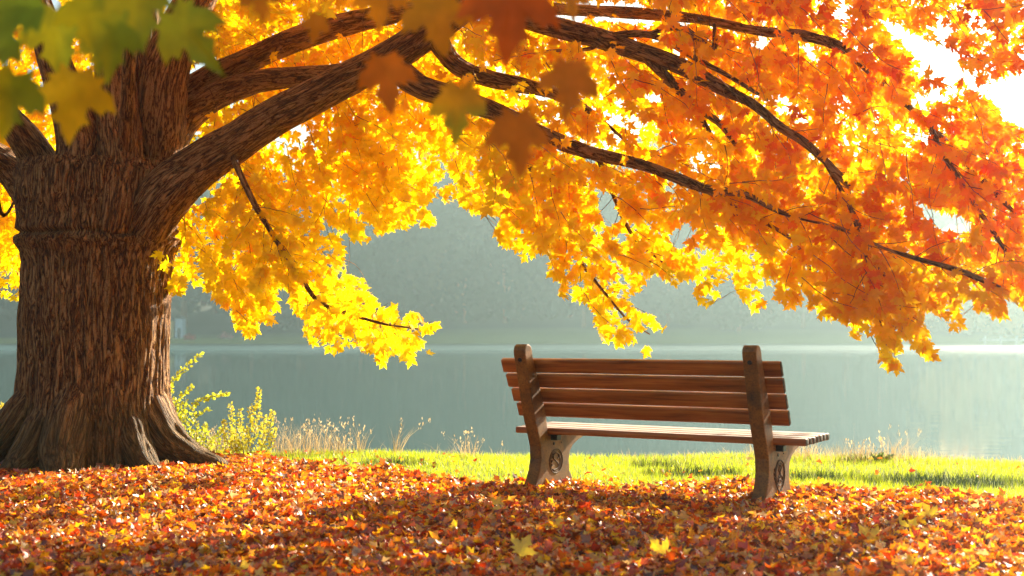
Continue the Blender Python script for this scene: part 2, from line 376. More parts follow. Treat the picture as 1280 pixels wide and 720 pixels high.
def trunk():
    rows = 190; sides = 300; z0, z1 = -.12, 2.32
    prof_y = [(600, 34, 206), (560, 36, 206), (520, 38, 206), (500, 39, 205), (440, 36, 207), (400, 35, 208), (360, 36, 209), (330, 37, 211), (312, 34, 214), (300, 29, 219), (290, 29, 218), (275, 31, 217), (250, 28, 224), (220, 28, 228), (180, 40, 215), (140, 60, 190)]
    zs = [CAMZ + (418 - y) * TY / FPX for y, a, b in prof_y]
    cx = [((a + b) / 2 - 640) / FPX * TY for y, a, b in prof_y]; rr = [(b - a) / 2 / FPX * TY for y, a, b in prof_y]
    roots = [(-12, .34, .20, .14, .55), (-52, .05, .25, .2, 0), (-97, .20, .24, .2, 0), (-150, .22, .24, .2, 0), (178, .45, .3, .2, .1), (130, .4, .3, .2, 0), (80, .35, .3, .2, 0), (35, .4, .25, .2, 0)]
    V = []; B = []
    for i in range(rows):
        t = i / (rows - 1); z = z0 + (z1 - z0) * (t ** 1.15 if t < 1 else 1)
        c = np.interp(z, zs, cx) - TX; r = np.interp(z, zs, rr)
        for k in range(sides):
            th = 2 * PI * k / sides; deg = math.degrees(th); cc, ss = math.cos(th), math.sin(th)
            R0 = r * (1 + .05 * math.cos(3 * th + 1) * min(1, max(0, z)) )
            fl = 0
            for a, amp, w, hh, lo in roots:
                d = (deg - a + 180) % 360 - 180
                wz = w * (1 + max(z, 0) * 1.2)
                g = math.exp(-(math.radians(d) / wz) ** 2)
                fl += amp * g * (math.exp(-max(z, -.02) / hh) * 1.0 + .10 * math.exp(-max(z, 0) / .5))
            fl += .05 * math.exp(-max(z, 0) / .35)
            q = 0
            bx, by = cc * r, ss * r
            wob = .06 * noise.noise((bx * 3, by * 3, z * 1.1 + 4))
            n1 = noise.noise((bx * 26 + wob * 40, by * 26, z * 2.2))
            n2 = noise.noise((bx * 37, by * 37 + 5, z * 5 + 3))
            n3 = noise.noise((bx * 4, by * 4, z * 1.5 + 11))
            ridge = .5 - min(1, abs(n1) * 3.2)           # deep furrow where n1 crosses 0
            q = -.013 * ridge * 1.35 + .007 * n2 + .022 * n3
            ringd = math.exp(-((z - 1.765 - .02 * noise.noise((cc * 3, ss * 3, 5))) / .018) ** 2) * -.045 + math.exp(-((z - 1.69) / .045) ** 2) * .022
            rad = R0 + fl + q + ringd
            zz = z
            if fl > .15: zz = z - .0
            V.append((c + cc * rad, ss * rad, zz)); B.append((bx, by, z))
    F = []
    for i in range(rows - 1):
        for k in range(sides):
            F.append((i * sides + k, i * sides + (k + 1) % sides, (i + 1) * sides + (k + 1) % sides, (i + 1) * sides + k))
    me = mesh_np('trunk', np.array(V), np.array(F), {'barkco': ('VEC', np.array(B))}, smooth=True)
    return link('trunk', me, M['bark'], tree)
trunk()
# (angle, [(r, z, radius)])
for ang, pr in ((-14, [(.20, 1.15, .05), (.34, .74, .12), (.47, .44, .15), (.64, .20, .155), (.84, .06, .11), (1.06, .015, .08), (1.30, -.01, .05), (1.5, -.05, .03)]),
                (-40, [(.22, .95, .05), (.36, .52, .11), (.52, .26, .13), (.72, .05, .11), (.92, -.08, .07)]),
                (-92, [(.22, 1.10, .05), (.35, .68, .13), (.50, .36, .175), (.64, .13, .17), (.80, -.03, .13), (.95, -.15, .08)]),
                (-118, [(.22, .9, .05), (.36, .54, .12), (.50, .28, .16), (.66, .08, .15), (.82, -.08, .09)]),
                (-150, [(.22, 1.1, .05), (.34, .70, .13), (.52, .38, .17), (.70, .14, .165), (.90, -.02, .12), (1.1, -.14, .07)]),
                (178, [(.22, 1.05, .05), (.34, .66, .13), (.54, .34, .16), (.76, .10, .14), (1.0, -.03, .10), (1.2, -.12, .06)]),
                (120, [(.36, .5, .12), (.6, .24, .15), (.9, -.02, .1)]), (60, [(.36, .5, .12), (.6, .24, .15), (.9, -.02, .1)])):
    P = []
    for k, (r, z, q) in enumerate(pr):
        a = R(ang + (k - 2) * random.uniform(-3, 3)); P.append(Vector((math.cos(a) * r, math.sin(a) * r, z)))
    pts = catmull(P, 10); rad = list(np.interp(np.arange(len(pts)) / 10, range(len(pr)), [q for r, z, q in pr]))
    V_, B_, F_ = tube_np(pts, rad, 72, .010, v0=.06)
    me_ = mesh_np('root', np.array([tuple(v) for v in V_]), np.array([f for f in F_ if f[2] != f[3]]), {'barkco': ('VEC', np.array([(b.x, b.y, b.z * .55) for b in B_]))}, smooth=True)
    link('root', me_, M['bark'], tree)

# limbs: (points [(px, py, Y, radius_px)])
LIMBS = [
    [(165, 320, 9.25, 18), (184, 280, 9.1, 33), (208, 243, 9.0, 34), (248, 208, 8.9, 28), (300, 175, 8.85, 25), (340, 149, 8.8, 24), (380, 128, 8.7, 23), (420, 107, 8.65, 22), (460, 87, 8.6, 21), (500, 65, 8.5, 21), (548, 32, 8.4, 20), (600, -2, 8.3, 18), (680, -40, 8.1, 14)],
    [(175, 250, 9.45, 28), (205, 185, 9.5, 27), (232, 148, 9.5, 21), (270, 121, 9.5, 17), (320, 103, 9.4, 15), (370, 97, 9.2, 13), (430, 92, 8.9, 13), (480, 76, 8.7, 12)],
    [(170, 230, 9.7, 28), (215, 145, 9.7, 28), (258, 103, 9.7, 19), (300, 80, 9.6, 16), (367, 50, 9.5, 15), (440, 29, 9.4, 14), (530, 12, 9.3, 12), (620, 8, 9.1, 10), (700, 12, 8.9, 8), (790, 17, 8.6, 8), (870, 24, 8.3, 7), (943, 38, 8.0, 6), (1040, 54, 7.7, 6), (1117, 117, 7.4, 5), (1173, 167, 7.2, 4.5), (1240, 238, 6.9, 3.5), (1290, 290, 6.8, 3)],
    [(195, 240, 9.3, 20), (200, 160, 9.3, 33), (207, 90, 9.3, 30), (225, 40, 9.3, 26), (255, -20, 9.3, 24), (290, -90, 9.3, 18)],
    [(140, 290, 8.98, 22), (145, 262, 8.93, 26), (150, 210, 8.98, 28), (148, 150, 9.1, 29), (146, 80, 9.2, 26), (150, 0, 9.2, 23), (165, -100, 9.2, 17)],
    [(100, 262, 9.1, 26), (98, 225, 9.0, 31), (100, 180, 9.0, 28), (88, 130, 9.0, 25), (70, 80, 9.0, 21), (50, 10, 9.0, 18), (20, -80, 9.0, 13)],
    [(80, 262, 9.3, 26), (60, 225, 9.2, 27), (40, 185, 9.1, 22), (12, 150, 9.0, 18), (-30, 110, 8.9, 15), (-110, 60, 8.8, 10)],
    [(70, 285, 9.6, 26), (40, 240, 9.6, 25), (15, 212, 9.6, 22), (-30, 185, 9.5, 18), (-110, 150, 9.4, 12)],
    [(188, 240, 9.6, 25), (182, 120, 9.7, 26), (178, 20, 9.8, 24), (190, -90, 9.8, 17)],
    # secondary branches growing from the big ones
    [(480, 72, 8.55, 18), (520, 105, 8.4, 15), (565, 122, 8.3, 14), (620, 140, 8.2, 12), (673, 165, 8.0, 11), (730, 188, 7.8, 9), (807, 207, 7.6, 7), (880, 235, 7.3, 5.5), (930, 243, 7.1, 4), (987, 270, 6.9, 4), (1053, 287, 6.7, 3.5), (1107, 310, 6.6, 3), (1153, 325, 6.5, 2.6), (1203, 340, 6.4, 2), (1250, 360, 6.3, 1.5)],
    [(540, 40, 8.4, 15), (570, 80, 8.5, 12), (610, 97, 8.4, 11), (660, 108, 8.3, 9), (705, 122, 8.2, 7), (750, 150, 8.0, 5), (790, 185, 7.9, 3.5)],
    [(600, 0, 8.3, 16), (645, 18, 8.2, 14), (690, 33, 8.1, 13), (747, 48, 8.0, 13), (807, 68, 7.8, 12), (847, 82, 7.7, 11), (900, 110, 7.5, 9), (940, 130, 7.3, 7), (977, 160, 7.1, 6), (1010, 182, 7.0, 5), (1065, 235, 6.9, 3)],
    [(805, 68, 7.8, 8), (825, 88, 7.75, 7), (848, 112, 7.7, 6), (867, 133, 7.65, 5.5), (877, 150, 7.6, 4.5), (888, 165, 7.6, 3)],
    [(867, 132, 7.65, 4.5), (890, 147, 7.6, 4.5), (905, 160, 7.5, 4), (923, 185, 7.4, 3)],
    [(750, 52, 8.0, 5), (770, 44, 7.9, 4.5), (800, 42, 7.8, 4.5), (823, 47, 7.7, 4), (847, 60, 7.6, 4), (873, 75, 7.5, 3.5), (907, 93, 7.4, 3), (960, 125, 7.2, 2.5)],
    [(748, 55, 8.0, 4), (735, 61, 7.9, 3), (700, 63, 7.8, 2), (668, 64, 7.8, 1.2)],
    [(800, 45, 7.8, 3), (850, 35, 7.6, 4), (890, 62, 7.5, 4), (893, 30, 7.4, 2)],
    [(290, 190, 8.8, 5), (297, 210, 8.7, 4), (318, 255, 8.6, 4), (345, 300, 8.5, 3.8), (378, 350, 8.4, 3.2), (400, 378, 8.4, 2.6), (440, 393, 8.3, 2), (480, 405, 8.3, 1.5), (530, 412, 8.3, 1)],
    [(650, 160, 8.0, 4), (672, 240, 8.0, 3), (695, 275, 7.9, 2.6), (720, 320, 7.9, 2.4), (755, 365, 7.8, 2), (785, 400, 7.8, 1.5), (812, 418, 7.8, 1)],
    [(745, 190, 7.8, 4), (765, 240, 7.8, 3), (780, 275, 7.8, 2.6), (800, 305, 7.8, 2.2), (840, 337, 7.8, 1.4)],
    [(860, 225, 7.3, 4), (920, 260, 7.3, 3), (987, 297, 7.3, 2.2), (1013, 337, 7.3, 1.4)],
    [(1030, 200, 7.0, 3), (1053, 240, 7.0, 3), (1067, 267, 6.9, 3), (1087, 303, 6.9, 2.5), (1107, 347, 6.9, 2.2), (1127, 383, 6.9, 1.8), (1150, 427, 6.9, 1.2)],
    [(1058, 245, 6.95, 2.8), (1073, 290, 6.8, 2.5), (1087, 337, 6.8, 2.2), (1097, 383, 6.8, 1.8), (1107, 440, 6.8, 1.3), (1120, 462, 6.8, 1)],
    [(1160, 150, 7.2, 4), (1175, 185, 7.0, 3.5), (1215, 250, 6.9, 3), (1250, 303, 6.8, 2.5), (1272, 340, 6.8, 2)],
    [(-90, 60, 8.9, 8), (-20, 130, 8.8, 4), (0, 265, 9.0, 3), (25, 240, 9.3, 1.2)],
]
for i, lm in enumerate(LIMBS):
    pts = catmull([at(a, b, c) - Vector((TX, TY, 0)) for a, b, c, d in lm], 8 if lm[2][3] > 15 else 5)
    per = 8 if lm[2][3] > 15 else 5
    rad = list(np.interp(np.arange(len(pts)), np.arange(len(lm)) * per, [d / FPX * c for a, b, c, d in lm]))
    big = lm[2][3] > 10
    tube_obj('limb' if big else 'branch', [(pts, rad, 64 if big else 10, .006 if big else .0015)], M['bark'], tree)

# crown outline as the foliage hangs, traced once and then filled in depth
CROWN = [(-260, -160), (1500, -160), (1500, 420), (1290, 395), (1257, 353), (1272, 373), (1253, 375), (1257, 398), (1227, 390), (1213, 373), (1197, 367), (1205, 417), (1187, 407), (1167, 387), (1153, 380), (1160, 427), (1175, 450), (1153, 447), (1137, 427), (1120, 420), (1123, 470), (1107, 462), (1100, 440), (1085, 400), (1073, 425), (1053, 400), (1030, 397), (1010, 383), (987, 388), (970, 373), (970, 357), (950, 357), (952, 390), (933, 383), (920, 350), (900, 350), (902, 372), (887, 392), (870, 370), (883, 342), (877, 353), (850, 350), (845, 360), (830, 347), (800, 343), (787, 337), (800, 345), (807, 367), (780, 367), (787, 387), (817, 400), (837, 413), (808, 420), (810, 447), (787, 427), (767, 434), (750, 423), (745, 397), (733, 378), (730, 384), (703, 376), (703, 360), (690, 347), (687, 327), (675, 318), (660, 338), (645, 322), (637, 317), (620, 290), (632, 272), (600, 268), (575, 258), (548, 250), (530, 260), (548, 284), (520, 282), (473, 297), (460, 305), (443, 300), (420, 285), (400, 268), (398, 290), (420, 297), (430, 325), (432, 345), (455, 350), (470, 367), (490, 380), (500, 395), (522, 394), (549, 408), (527, 425), (540, 442), (520, 440), (513, 456), (490, 441), (477, 458), (460, 441), (430, 435), (408, 441), (385, 425), (382, 400), (363, 387), (362, 370), (347, 360), (342, 380), (349, 408), (324, 405), (313, 427), (294, 405), (290, 388), (268, 380), (270, 362), (243, 364), (238, 345), (226, 373), (208, 360), (206, 330), (150, 330), (30, 380), (18, 383), (0, 365), (-260, 380)]
HOLES = [
    [(1100, 20), (1150, 45), (1195, 62), (1203, 92), (1222, 108), (1250, 105), (1290, 78), (1290, 152), (1262, 160), (1228, 120), (1193, 102), (1147, 80), (1110, 42)],
    [(745, 235), (765, 240), (775, 262), (770, 290), (752, 286), (742, 262)],
    [(833, 290), (850, 278), (872, 277), (870, 300), (850, 318), (836, 310)],
    [(1140, 255), (1175, 262), (1215, 275), (1222, 295), (1190, 300), (1165, 285)],
    [(400, 262), (418, 285), (410, 300), (396, 285)],
    [(1075, 350), (1085, 352), (1082, 366), (1072, 362)],
    [(555, 205), (562, 195), (570, 208)], [(945, 45), (965, 50), (958, 68), (943, 62)],
    [(805, 115), (830, 120), (828, 135), (806, 130)], [(1000, 60), (1020, 60), (1030, 85), (1010, 80)],
]
def allowed(px, py, grow=0):
    ok = inpoly(px, py, CROWN)
    for h in HOLES: ok &= ~inpoly(px, py, h)
    return ok

twig_tubes = []
SEGS = []
for lm in LIMBS[:13]:
    for a, b in zip(lm[:-1], lm[1:]):
        if min(a[3], b[3]) >= 6 and a[0] < 1010: SEGS.append((np.array(a[:2], float), np.array(b[:2], float), a[3], b[3], a[2], b[2]))
leafparts = []
def spray(px, py, Y, ang, length, n, size, hue, hs=.13, sway=.35, flat=0.0, test=True, tw=True, face=.7):
    """one leafy twig: starts at (px,py,Y), runs at px-angle ang (0 right, 90 down) for length metres"""
    P0 = at(px, py, Y); a = math.radians(ang)
    d = Vector((math.cos(a), random.uniform(-.45, .35), -math.sin(a))).normalized()
    side = Vector((d.z, random.uniform(-.6, .6), -d.x)).normalized()
    pts = [P0]; p = P0.copy(); st = length / n
    for i in range(n):
        d = (d + Vector((random.gauss(0, .12), random.gauss(0, .12), random.gauss(0, .12) - .05))).normalized()
        p = p + d * st; pts.append(p.copy())
    pos, tip, sz = [], [], []
    for i in range(1, n + 1):
        q = pts[i]; f = i / n
        for s in (-1, 1):
            off = size * random.uniform(.25, .7) * (1.1 - .5 * f)
            dd = (d * .45 + side * s * random.uniform(.5, 1.1) + Vector((random.gauss(0, .3), random.gauss(0, .45), -.35 + random.gauss(0, .3)))).normalized()
            pos.append(q + dd * off); tip.append(dd + Vector((0, 0, -.25))); sz.append(size * random.uniform(.65, 1.15))
    pos.append(pts[-1]); tip.append(d + Vector((0, 0, -.3))); sz.append(size * random.uniform(.9, 1.2))
    pos = np.array(pos); tip = np.array(tip); sz = np.array(sz)
    if test:
        tn = tip / np.linalg.norm(tip, axis=1, keepdims=True)
        mid = pos + tn * sz[:, None] * .5; u, v = proj(mid); ok = allowed(u, v)
        u, v = proj(pos + tn * sz[:, None] * .9); ok2 = allowed(u, v); ok &= (ok2 | (rng.random(len(pos)) < .6))
        # leave the big limbs in view: leaves nearer than a limb mostly keep clear of it
        u, v = proj(mid)
        for A, B, ra, rb, Ya, Yb in SEGS:
            ab = B - A; t = np.clip(((u - A[0]) * ab[0] + (v - A[1]) * ab[1]) / (ab @ ab), 0, 1)
            dd = np.hypot(u - A[0] - ab[0] * t, v - A[1] - ab[1] * t); rr_ = ra + (rb - ra) * t; yy = Ya + (Yb - Ya) * t
            keep = .06 if A[0] < 560 else .14
            ok &= ~((dd < rr_ + 7) & (mid[:, 1] < yy + .1) & (rng.random(len(pos)) > keep))
        pos, tip, sz = pos[ok], tip[ok], sz[ok]
    if len(pos) == 0: return 0
    nrm = rng.normal(0, 1, (len(pos), 3)) * (1 - face) + np.array([.15, -.85, .45]) * face * rng.choice([1, 1, 1, -1], (len(pos), 1))
    h = np.maximum(hue + rng.normal(0, hs, len(pos)), -.03)
    leafparts.append((local(pos), tip, nrm, sz, huecol(h)))
    if tw and len(pos) > n * .7:
        m_ = len(pts)
        if test:
            u, v = proj(np.array(pts)); a_ = allowed(u, v + 6)
            while m_ > 1 and not a_[m_ - 1]: m_ -= 1
        if m_ < 3: return len(pos)
        pl = [q - Vector((TX, TY, 0)) for q in pts[:m_]]
        twig_tubes.append((pl, list(np.linspace(.0032, .0012, len(pl))), 3, 0))
    return len(pos)

def hue_at(px, py, layer):
    """layer 0 back ... 1 front"""
    b = np.interp(px, [200, 420, 600, 760, 950, 1280], [.0, .0, .0, .02, .05, .12])
    f = np.interp(px, [200, 420, 600, 760, 950, 1280], [.0, .02, .14, .28, .44, .58])
    h = b + (f - b) * layer
    h += np.interp(py, [0, 120, 260, 400], [.12, .04, -.05, -.26]) * (.5 + .5 * layer)
    h += .10 * noise.noise((px * .006, py * .008, layer * 3))
    return float(h)
def droop_angle(px, py):
    base = np.interp(px, [-50, 200, 400, 700, 1000, 1280], [120, 75, 50, 45, 40, 40])
    return random.gauss(base, 28)
def fill(n, x0, x1, y0, y1, Ya, Yb, layer, size=.11, length=(.3, .6), dens=None, face=.7, tw=True):
    c = 0
    while c < n:
        px, py = random.uniform(x0, x1), random.uniform(y0, y1)
        if not allowed(np.array([px]), np.array([py]))[0]: continue
        Y = random.uniform(Ya, Yb)
        ln = random.uniform(*length)
        spray(px, py, Y, droop_angle(px, py), ln, max(4, int(ln / .05)), size * random.uniform(.85, 1.15), hue_at(px, py, layer), face=face, tw=tw)
        c += 1
# along the drooping branches
def along(i, step, size, layer, length=(.2, .38)):
    lm = LIMBS[i]; pts = [(a, b, c) for a, b, c, d in lm]
    for (a, b) in zip(pts[:-1], pts[1:]):
        dd = math.hypot(b[0] - a[0], b[1] - a[1]); k = max(1, int(dd / step)); ang = math.degrees(math.atan2(b[1] - a[1], b[0] - a[0]))
        for j in range(k):
            t = (j + random.random()) / k
            ln = random.uniform(*length)
            for s in (-1, 1):
                spray(a[0] + (b[0] - a[0]) * t, a[1] + (b[1] - a[1]) * t, a[2] + (b[2] - a[2]) * t + random.uniform(-.1, .1), ang + s * random.uniform(15, 60), ln, max(4, int(ln / .045)), size, hue_at(a[0], a[1], layer))
DENS = 1.0
fill(360, 200, 640, -60, 460, 9.0, 9.6, 0.1, .08)          # yellow mass behind
fill(60, 230, 620, -60, 460, 8.6, 9.0, 0.25, .08)
fill(80, -60, 60, 150, 390, 9.8, 10.4, 0.15, .08)
fill(130, -80, 160, -60, 170, 10.2, 10.8, 0.15, .10)
fill(340, 560, 1300, -60, 470, 7.9, 8.6, 0.0, .078)
fill(135, 560, 1300, -60, 470, 7.2, 7.7, .5, .078)
fill(75, 840, 1320, -60, 470, 6.5, 7.0, .95, .078, face=.5)
fill(40, 620, 900, 0, 260, 7.3, 7.8, .8, .08)
fill(100, 560, 1150, -60, 180, 8.2, 8.8, .05, .08)
fill(90, 240, 560, -60, 160, 9.6, 9.9, .15, .08)
fill(45, 230, 440, 10, 90, 9.9, 10.3, .1, .09)
fill(26, 370, 500, 170, 260, 9.4, 9.8, .05, .09)
fill(260, -100, 1400, -158, -60, 7.2, 9.2, .5, .12)
for _ in range(260):  # unseen sprays above the frame, added to shade the foreground leaves
    spray(random.uniform(0, 1500), random.uniform(-520, -150), random.uniform(7.5, 10), random.uniform(0, 90), .55, 9, .13, .35, test=False)
for i in (17, 18, 19, 20, 21, 22, 23): along(i, 16, .08, .45 if i != 17 else .15)
for i in (9, 11, 2): along(i, 44, .08, .85)
pos = np.concatenate([p[0] for p in leafparts]); tip = np.concatenate([p[1] for p in leafparts]); nrm = np.concatenate([p[2] for p in leafparts])
sz = np.concatenate([p[3] for p in leafparts]); colr = np.concatenate([p[4] for p in leafparts])
print('crown leaves', len(pos))
V, F, C = leaves_np(pos, tip, nrm, sz, colr, MAPLE, .35)
crown = link('crown', mesh_np('crown', V, F, {'leafcol': ('COLOR', C)}), M['leaf'], tree)
tw = tube_obj('twig', twig_tubes, M['bark'], tree); tag(tw, kind='stuff')

# ------------------------------------------------------------------ foreground bough (same tree, reaching over the camera)
FORE = [  # px, py of leaf base, Y, length px, tilt deg (0 = tip straight down), hue, normal yaw
    (95, 90, 2.5, 92, 5, .24, 0), (22, 92, 2.4, 88, 12, -.12, .3), (35, -20, 2.2, 120, 20, -.38, -.3), (110, -5, 2.3, 80, -10, -.12, .2),
    (150, 15, 2.4, 95, 8, -.30, .1), (215, 15, 2.5, 100, -38, -.26, -.2), (165, -25, 2.2, 90, -15, -.2, .4), (70, 10, 2.6, 90, -6, -.22, .1), (-15, 20, 2.3, 110, 10, -.3, 0), (125, 40, 2.5, 60, 0, -.15, 0),
    (398, 18, 2.7, 42, 10, .50, .2), (322, -22, 2.5, 55, -10, .52, .1), (480, 72, 2.5, 74, -8, .62, .1), (478, -22, 2.6, 66, 6, .5, -.2),
    (540, -8, 2.4, 84, -12, .42, .15), (640, -30, 2.3, 112, 4, .74, 0), (576, 106, 2.5, 78, 8, .36, -.2),
    (646, 142, 2.4, 84, -3, .58, .1), (713, 80, 2.4, 76, 4, .56, .15), (712, -18, 2.6, 50, -5, .5, .3),
]
bough = tube_obj('bough', [(catmull([Vector((TX + .25, TY - .2, 2.2)) - Vector((TX, TY, 0)), Vector((-2.2, 7.0, 3.6)) - Vector((TX, TY, 0)), Vector((-1.3, 4.6, 2.9)) - Vector((TX, TY, 0)), Vector((-.7, 2.9, 1.95)) - Vector((TX, TY, 0)), Vector((-.2, 2.42, 1.80)) - Vector((TX, TY, 0)), Vector((.35, 2.3, 1.78)) - Vector((TX, TY, 0))], 8), list(np.linspace(.05, .005, 41)), 10, .001),
    (catmull([Vector((-.75, 3.0, 2.0)) - Vector((TX, TY, 0)), Vector((-.95, 2.5, 1.82)) - Vector((TX, TY, 0)), Vector((-1.15, 2.3, 1.78)) - Vector((TX, TY, 0))], 6), list(np.linspace(.012, .004, 13)), 8, .0)], M['bark'], tree)
for fx, fy, fY, fl, tl, fh, yaw in FORE:
    b = at(fx, fy, fY); s = fl / FPX * fY / 1.02
    tipd = np.array([[math.sin(R(-tl)) * -1, -.12, -math.cos(R(tl))]])
    tipd[0, 0] = -math.sin(R(tl))
    nr = np.array([[yaw, -.9, .25]])
    V, F, C = leaves_np(np.array([[b.x - TX, b.y - TY, b.z]]), tipd, nr, [s], huecol(np.array([fh + (.10 if fh < 0 else 0)])) * (1.0 if fh < .3 else .85), FULL, .35, .86)  # warm leaves dimmed further, shade put into the tint
    if fh < 0 or abs(fh - .36) < .01:        # turning leaves: green left along part of the blade
        k = len(C); rel = (V[:, 2] - V[:, 2].min()) / max(1e-6, np.ptp(V[:, 2])); sd = V[:, 0] - V[:, 0].mean()
        g = huecol(np.full(k, -.5)); w = ((rel < .45) if fh > 0 else (sd > 0)).astype(float)[:, None]
        C = C * (1 - w * .75) + g * w * .75
    lf = link('leaf', mesh_np('leaf', V, F, {'leafcol': ('COLOR', C)}), M['fore'], bough)
    top = Vector((b.x * .97, b.y + .03, max(1.80, b.z + .06)))
    st = tube_np([b - Vector((TX, TY, 0)), (b + top) / 2 - Vector((TX, TY, 0)) + Vector((.006, 0, 0)), top - Vector((TX, TY, 0))], [.0011] * 3, 4)
    # petiole joined into the leaf mesh
    bm = bmesh.new(); bm.from_mesh(lf.data); vs = [bm.verts.new(v) for v in st[0]]
    lay = bm.verts.layers.float_color.get('leafcol')
    for v in vs: v[lay] = (.25, .08, .02, 1)
    for f in st[2]:
        q = [vs[i] for i in (f if f[2] != f[3] else f[:3])]
        try: bm.faces.new(q)
        except ValueError: pass
    bm.to_mesh(lf.data); bm.free()

# ------------------------------------------------------------------ bench
BX0, BY0 = ground_at(655, 614).x, ground_at(655, 614).y
bench = empty('park_bench', (BX0, BY0, 0), R(-30))
tag(bench, 'brown slatted park bench with carved stone end supports, seen from behind facing the lake', 'bench')
PROFILE = [(-.055, -.03), (-.05, .0), (.01, .06), (.055, .13), (.075, .20), (.07, .28), (.035, .365), (.0, .44), (-.045, .57), (-.095, .74), (-.135, .87), (-.14, .90), (-.13, .925), (-.108, .938), (-.08, .938), (-.056, .925), (-.042, .90), (-.035, .87), (.015, .76), (.07, .64), (.13, .52), (.155, .43), (.165, .38), (.17, .350),
           (.66, .350), (.69, .340), (.70, .320), (.68, .303), (.60, .285), (.525, .258), (.48, .22), (.465, .165), (.475, .09), (.52, .035), (.56, -.0), (.56, -.03)]
TH = .085
def bench_end(x0, kind):
    bm = bmesh.new()
    a = [bm.verts.new((x0, u, z)) for u, z in PROFILE]; b = [bm.verts.new((x0 + TH, u, z)) for u, z in PROFILE]
    n = len(a); bm.faces.new(a); bm.faces.new(list(reversed(b)))
    for i in range(n): bm.faces.new((a[i], b[i], b[(i + 1) % n], a[(i + 1) % n]))
    bmesh.ops.recalc_face_normals(bm, faces=bm.faces)
    es = [e for e in bm.edges if (e.verts[0].co.x == e.verts[1].co.x)]
    bmesh.ops.bevel(bm, geom=es, offset=.008, segments=2, affect='EDGES', profile=.5)
    bmesh.ops.triangulate(bm, faces=[f for f in bm.faces if len(f.verts) > 4])
    o = bm_obj('end_support', bm, M['stone'], bench)
    # carved medallion on the right-hand face
    fx = x0 + TH + .001; cu, cz = .275, .172; tubes = []
    def oval(a_, b_, r, n=40, pt=0.0):
        P = []
        for i in range(n + 1):
            t = 2 * PI * i / n; zz = b_ * math.sin(t)
            if pt and math.sin(t) < -.75: zz -= pt * (-.75 - math.sin(t)) * 4
            P.append(Vector((fx, cu + a_ * math.cos(t), cz + zz)))
        tubes.append((P, [r] * len(P), 6, 0))
    def line(pts, r):
        P = catmull([Vector((fx, cu + u, cz + z)) for u, z in pts], 5); tubes.append((P, [r] * len(P), 6, 0))
    if kind == 'swirl':
        oval(.092, .078, .003); oval(.080, .067, .0018)
        line([(.0, .055), (-.03, .045), (-.035, .02), (.0, .0), (.03, -.02), (.028, -.045), (-.02, -.055), (-.045, -.05)], .004)
        line([(.01, .05), (.045, .035), (.06, .0), (.055, -.03), (.03, -.05)], .004)
        line([(.03, .04), (.035, .02), (.015, .018)], .004)
        for u, z in ((-.055, .03), (-.062, .005), (-.06, -.02), (-.045, .046)): line([(u - .006, z - .004), (u + .004, z + .005), (u + .008, z - .005), (u - .004, z - .008)], .003)
    else:
        oval(.092, .082, .005, pt=.02); oval(.072, .066, .0022)
        line([(-.02, .03), (-.012, .052), (.015, .052), (.022, .032), (.006, .014), (-.014, .016), (-.02, .03)], .0045)   # head
        line([(.0, .014), (-.01, -.005), (-.035, -.018), (-.04, -.04)], .0045); line([(.0, .012), (.02, -.008), (.04, -.02), (.04, -.038)], .0045)
        line([(-.03, -.045), (.0, -.03), (.03, -.045)], .004); line([(-.012, -.005), (.0, -.022), (.012, -.005)], .003)
        line([(-.035, -.088), (-.01, -.098), (.0, -.108), (.012, -.096), (.035, -.086)], .005)
        for u, z in ((-.085, .03), (-.09, .005), (-.085, -.02)): line([(u - .012, z - .004), (u - .02, z + .008), (u - .008, z + .012)], .004)
    tube_obj('medallion', tubes, M['carve'], o)
    def bolt(c, axis, r=.013, h=.012):
        bm = bmesh.new()
        rot = Matrix.Rotation(R(90), 4, 'X') if axis == 'y' else Matrix.Rotation(R(90), 4, 'Y')
        bmesh.ops.create_cone(bm, cap_ends=True, segments=12, radius1=r, radius2=r * .8, depth=h, matrix=Matrix.Translation(c) @ rot)
        bm_obj('bolt', bm, M['iron'], o)
    bolt((x0 + TH * .5, -.121, .84), 'y', .016, .022)
    bolt((x0 + TH, .245, .288), 'x', .011, .01); bolt((x0 + TH, .35, .288), 'x', .005, .008)
    bm_obj('bracket', bm_box(x0 - .045, x0 + TH + .045, .205, .265, .312, .3465), M['iron'], bench, .004)
    return o
XR = 1.5
bench_end(0, 'swirl'); bench_end(XR, 'figure')
SX0, SX1 = -.17, XR + .185
def slat(name, x0, x1, u0, z0, w, th, ang, end=None):
    """w runs up the slat, th its thickness; ang lean in the u-z plane"""
    bm = bm_box(x0, x1, -th / 2, th / 2, -w / 2, w / 2)
    bmesh.ops.bevel(bm, geom=list(bm.edges), offset=.009, segments=3, affect='EDGES', profile=.5)
    bmesh.ops.subdivide_edges(bm, edges=[e for e in bm.edges if abs(e.verts[0].co.x - e.verts[1].co.x) > .5], cuts=30)
    sd = random.random() * 50
    for v in bm.verts:
        v.co.z += .0022 * noise.noise((v.co.x * 1.6, sd, 0)) + .0008 * noise.noise((v.co.x * 9, sd, 3)); v.co.y += .002 * noise.noise((v.co.x * 1.3, sd, 9))
    bmesh.ops.transform(bm, verts=bm.verts, matrix=Matrix.Translation((0, u0, z0)) @ Matrix.Rotation(ang, 4, 'X'))
    o = bm_obj(name, bm, M['slat'], bench)
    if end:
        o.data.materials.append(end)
        if name == 'seat_slat': o.data.materials.append(M['lit_top'])
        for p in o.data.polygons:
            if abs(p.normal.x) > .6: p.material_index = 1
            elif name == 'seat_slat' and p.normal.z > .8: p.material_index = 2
    for p in o.data.polygons: p.use_smooth = True
    return o
lean = math.atan2(.5, 1)
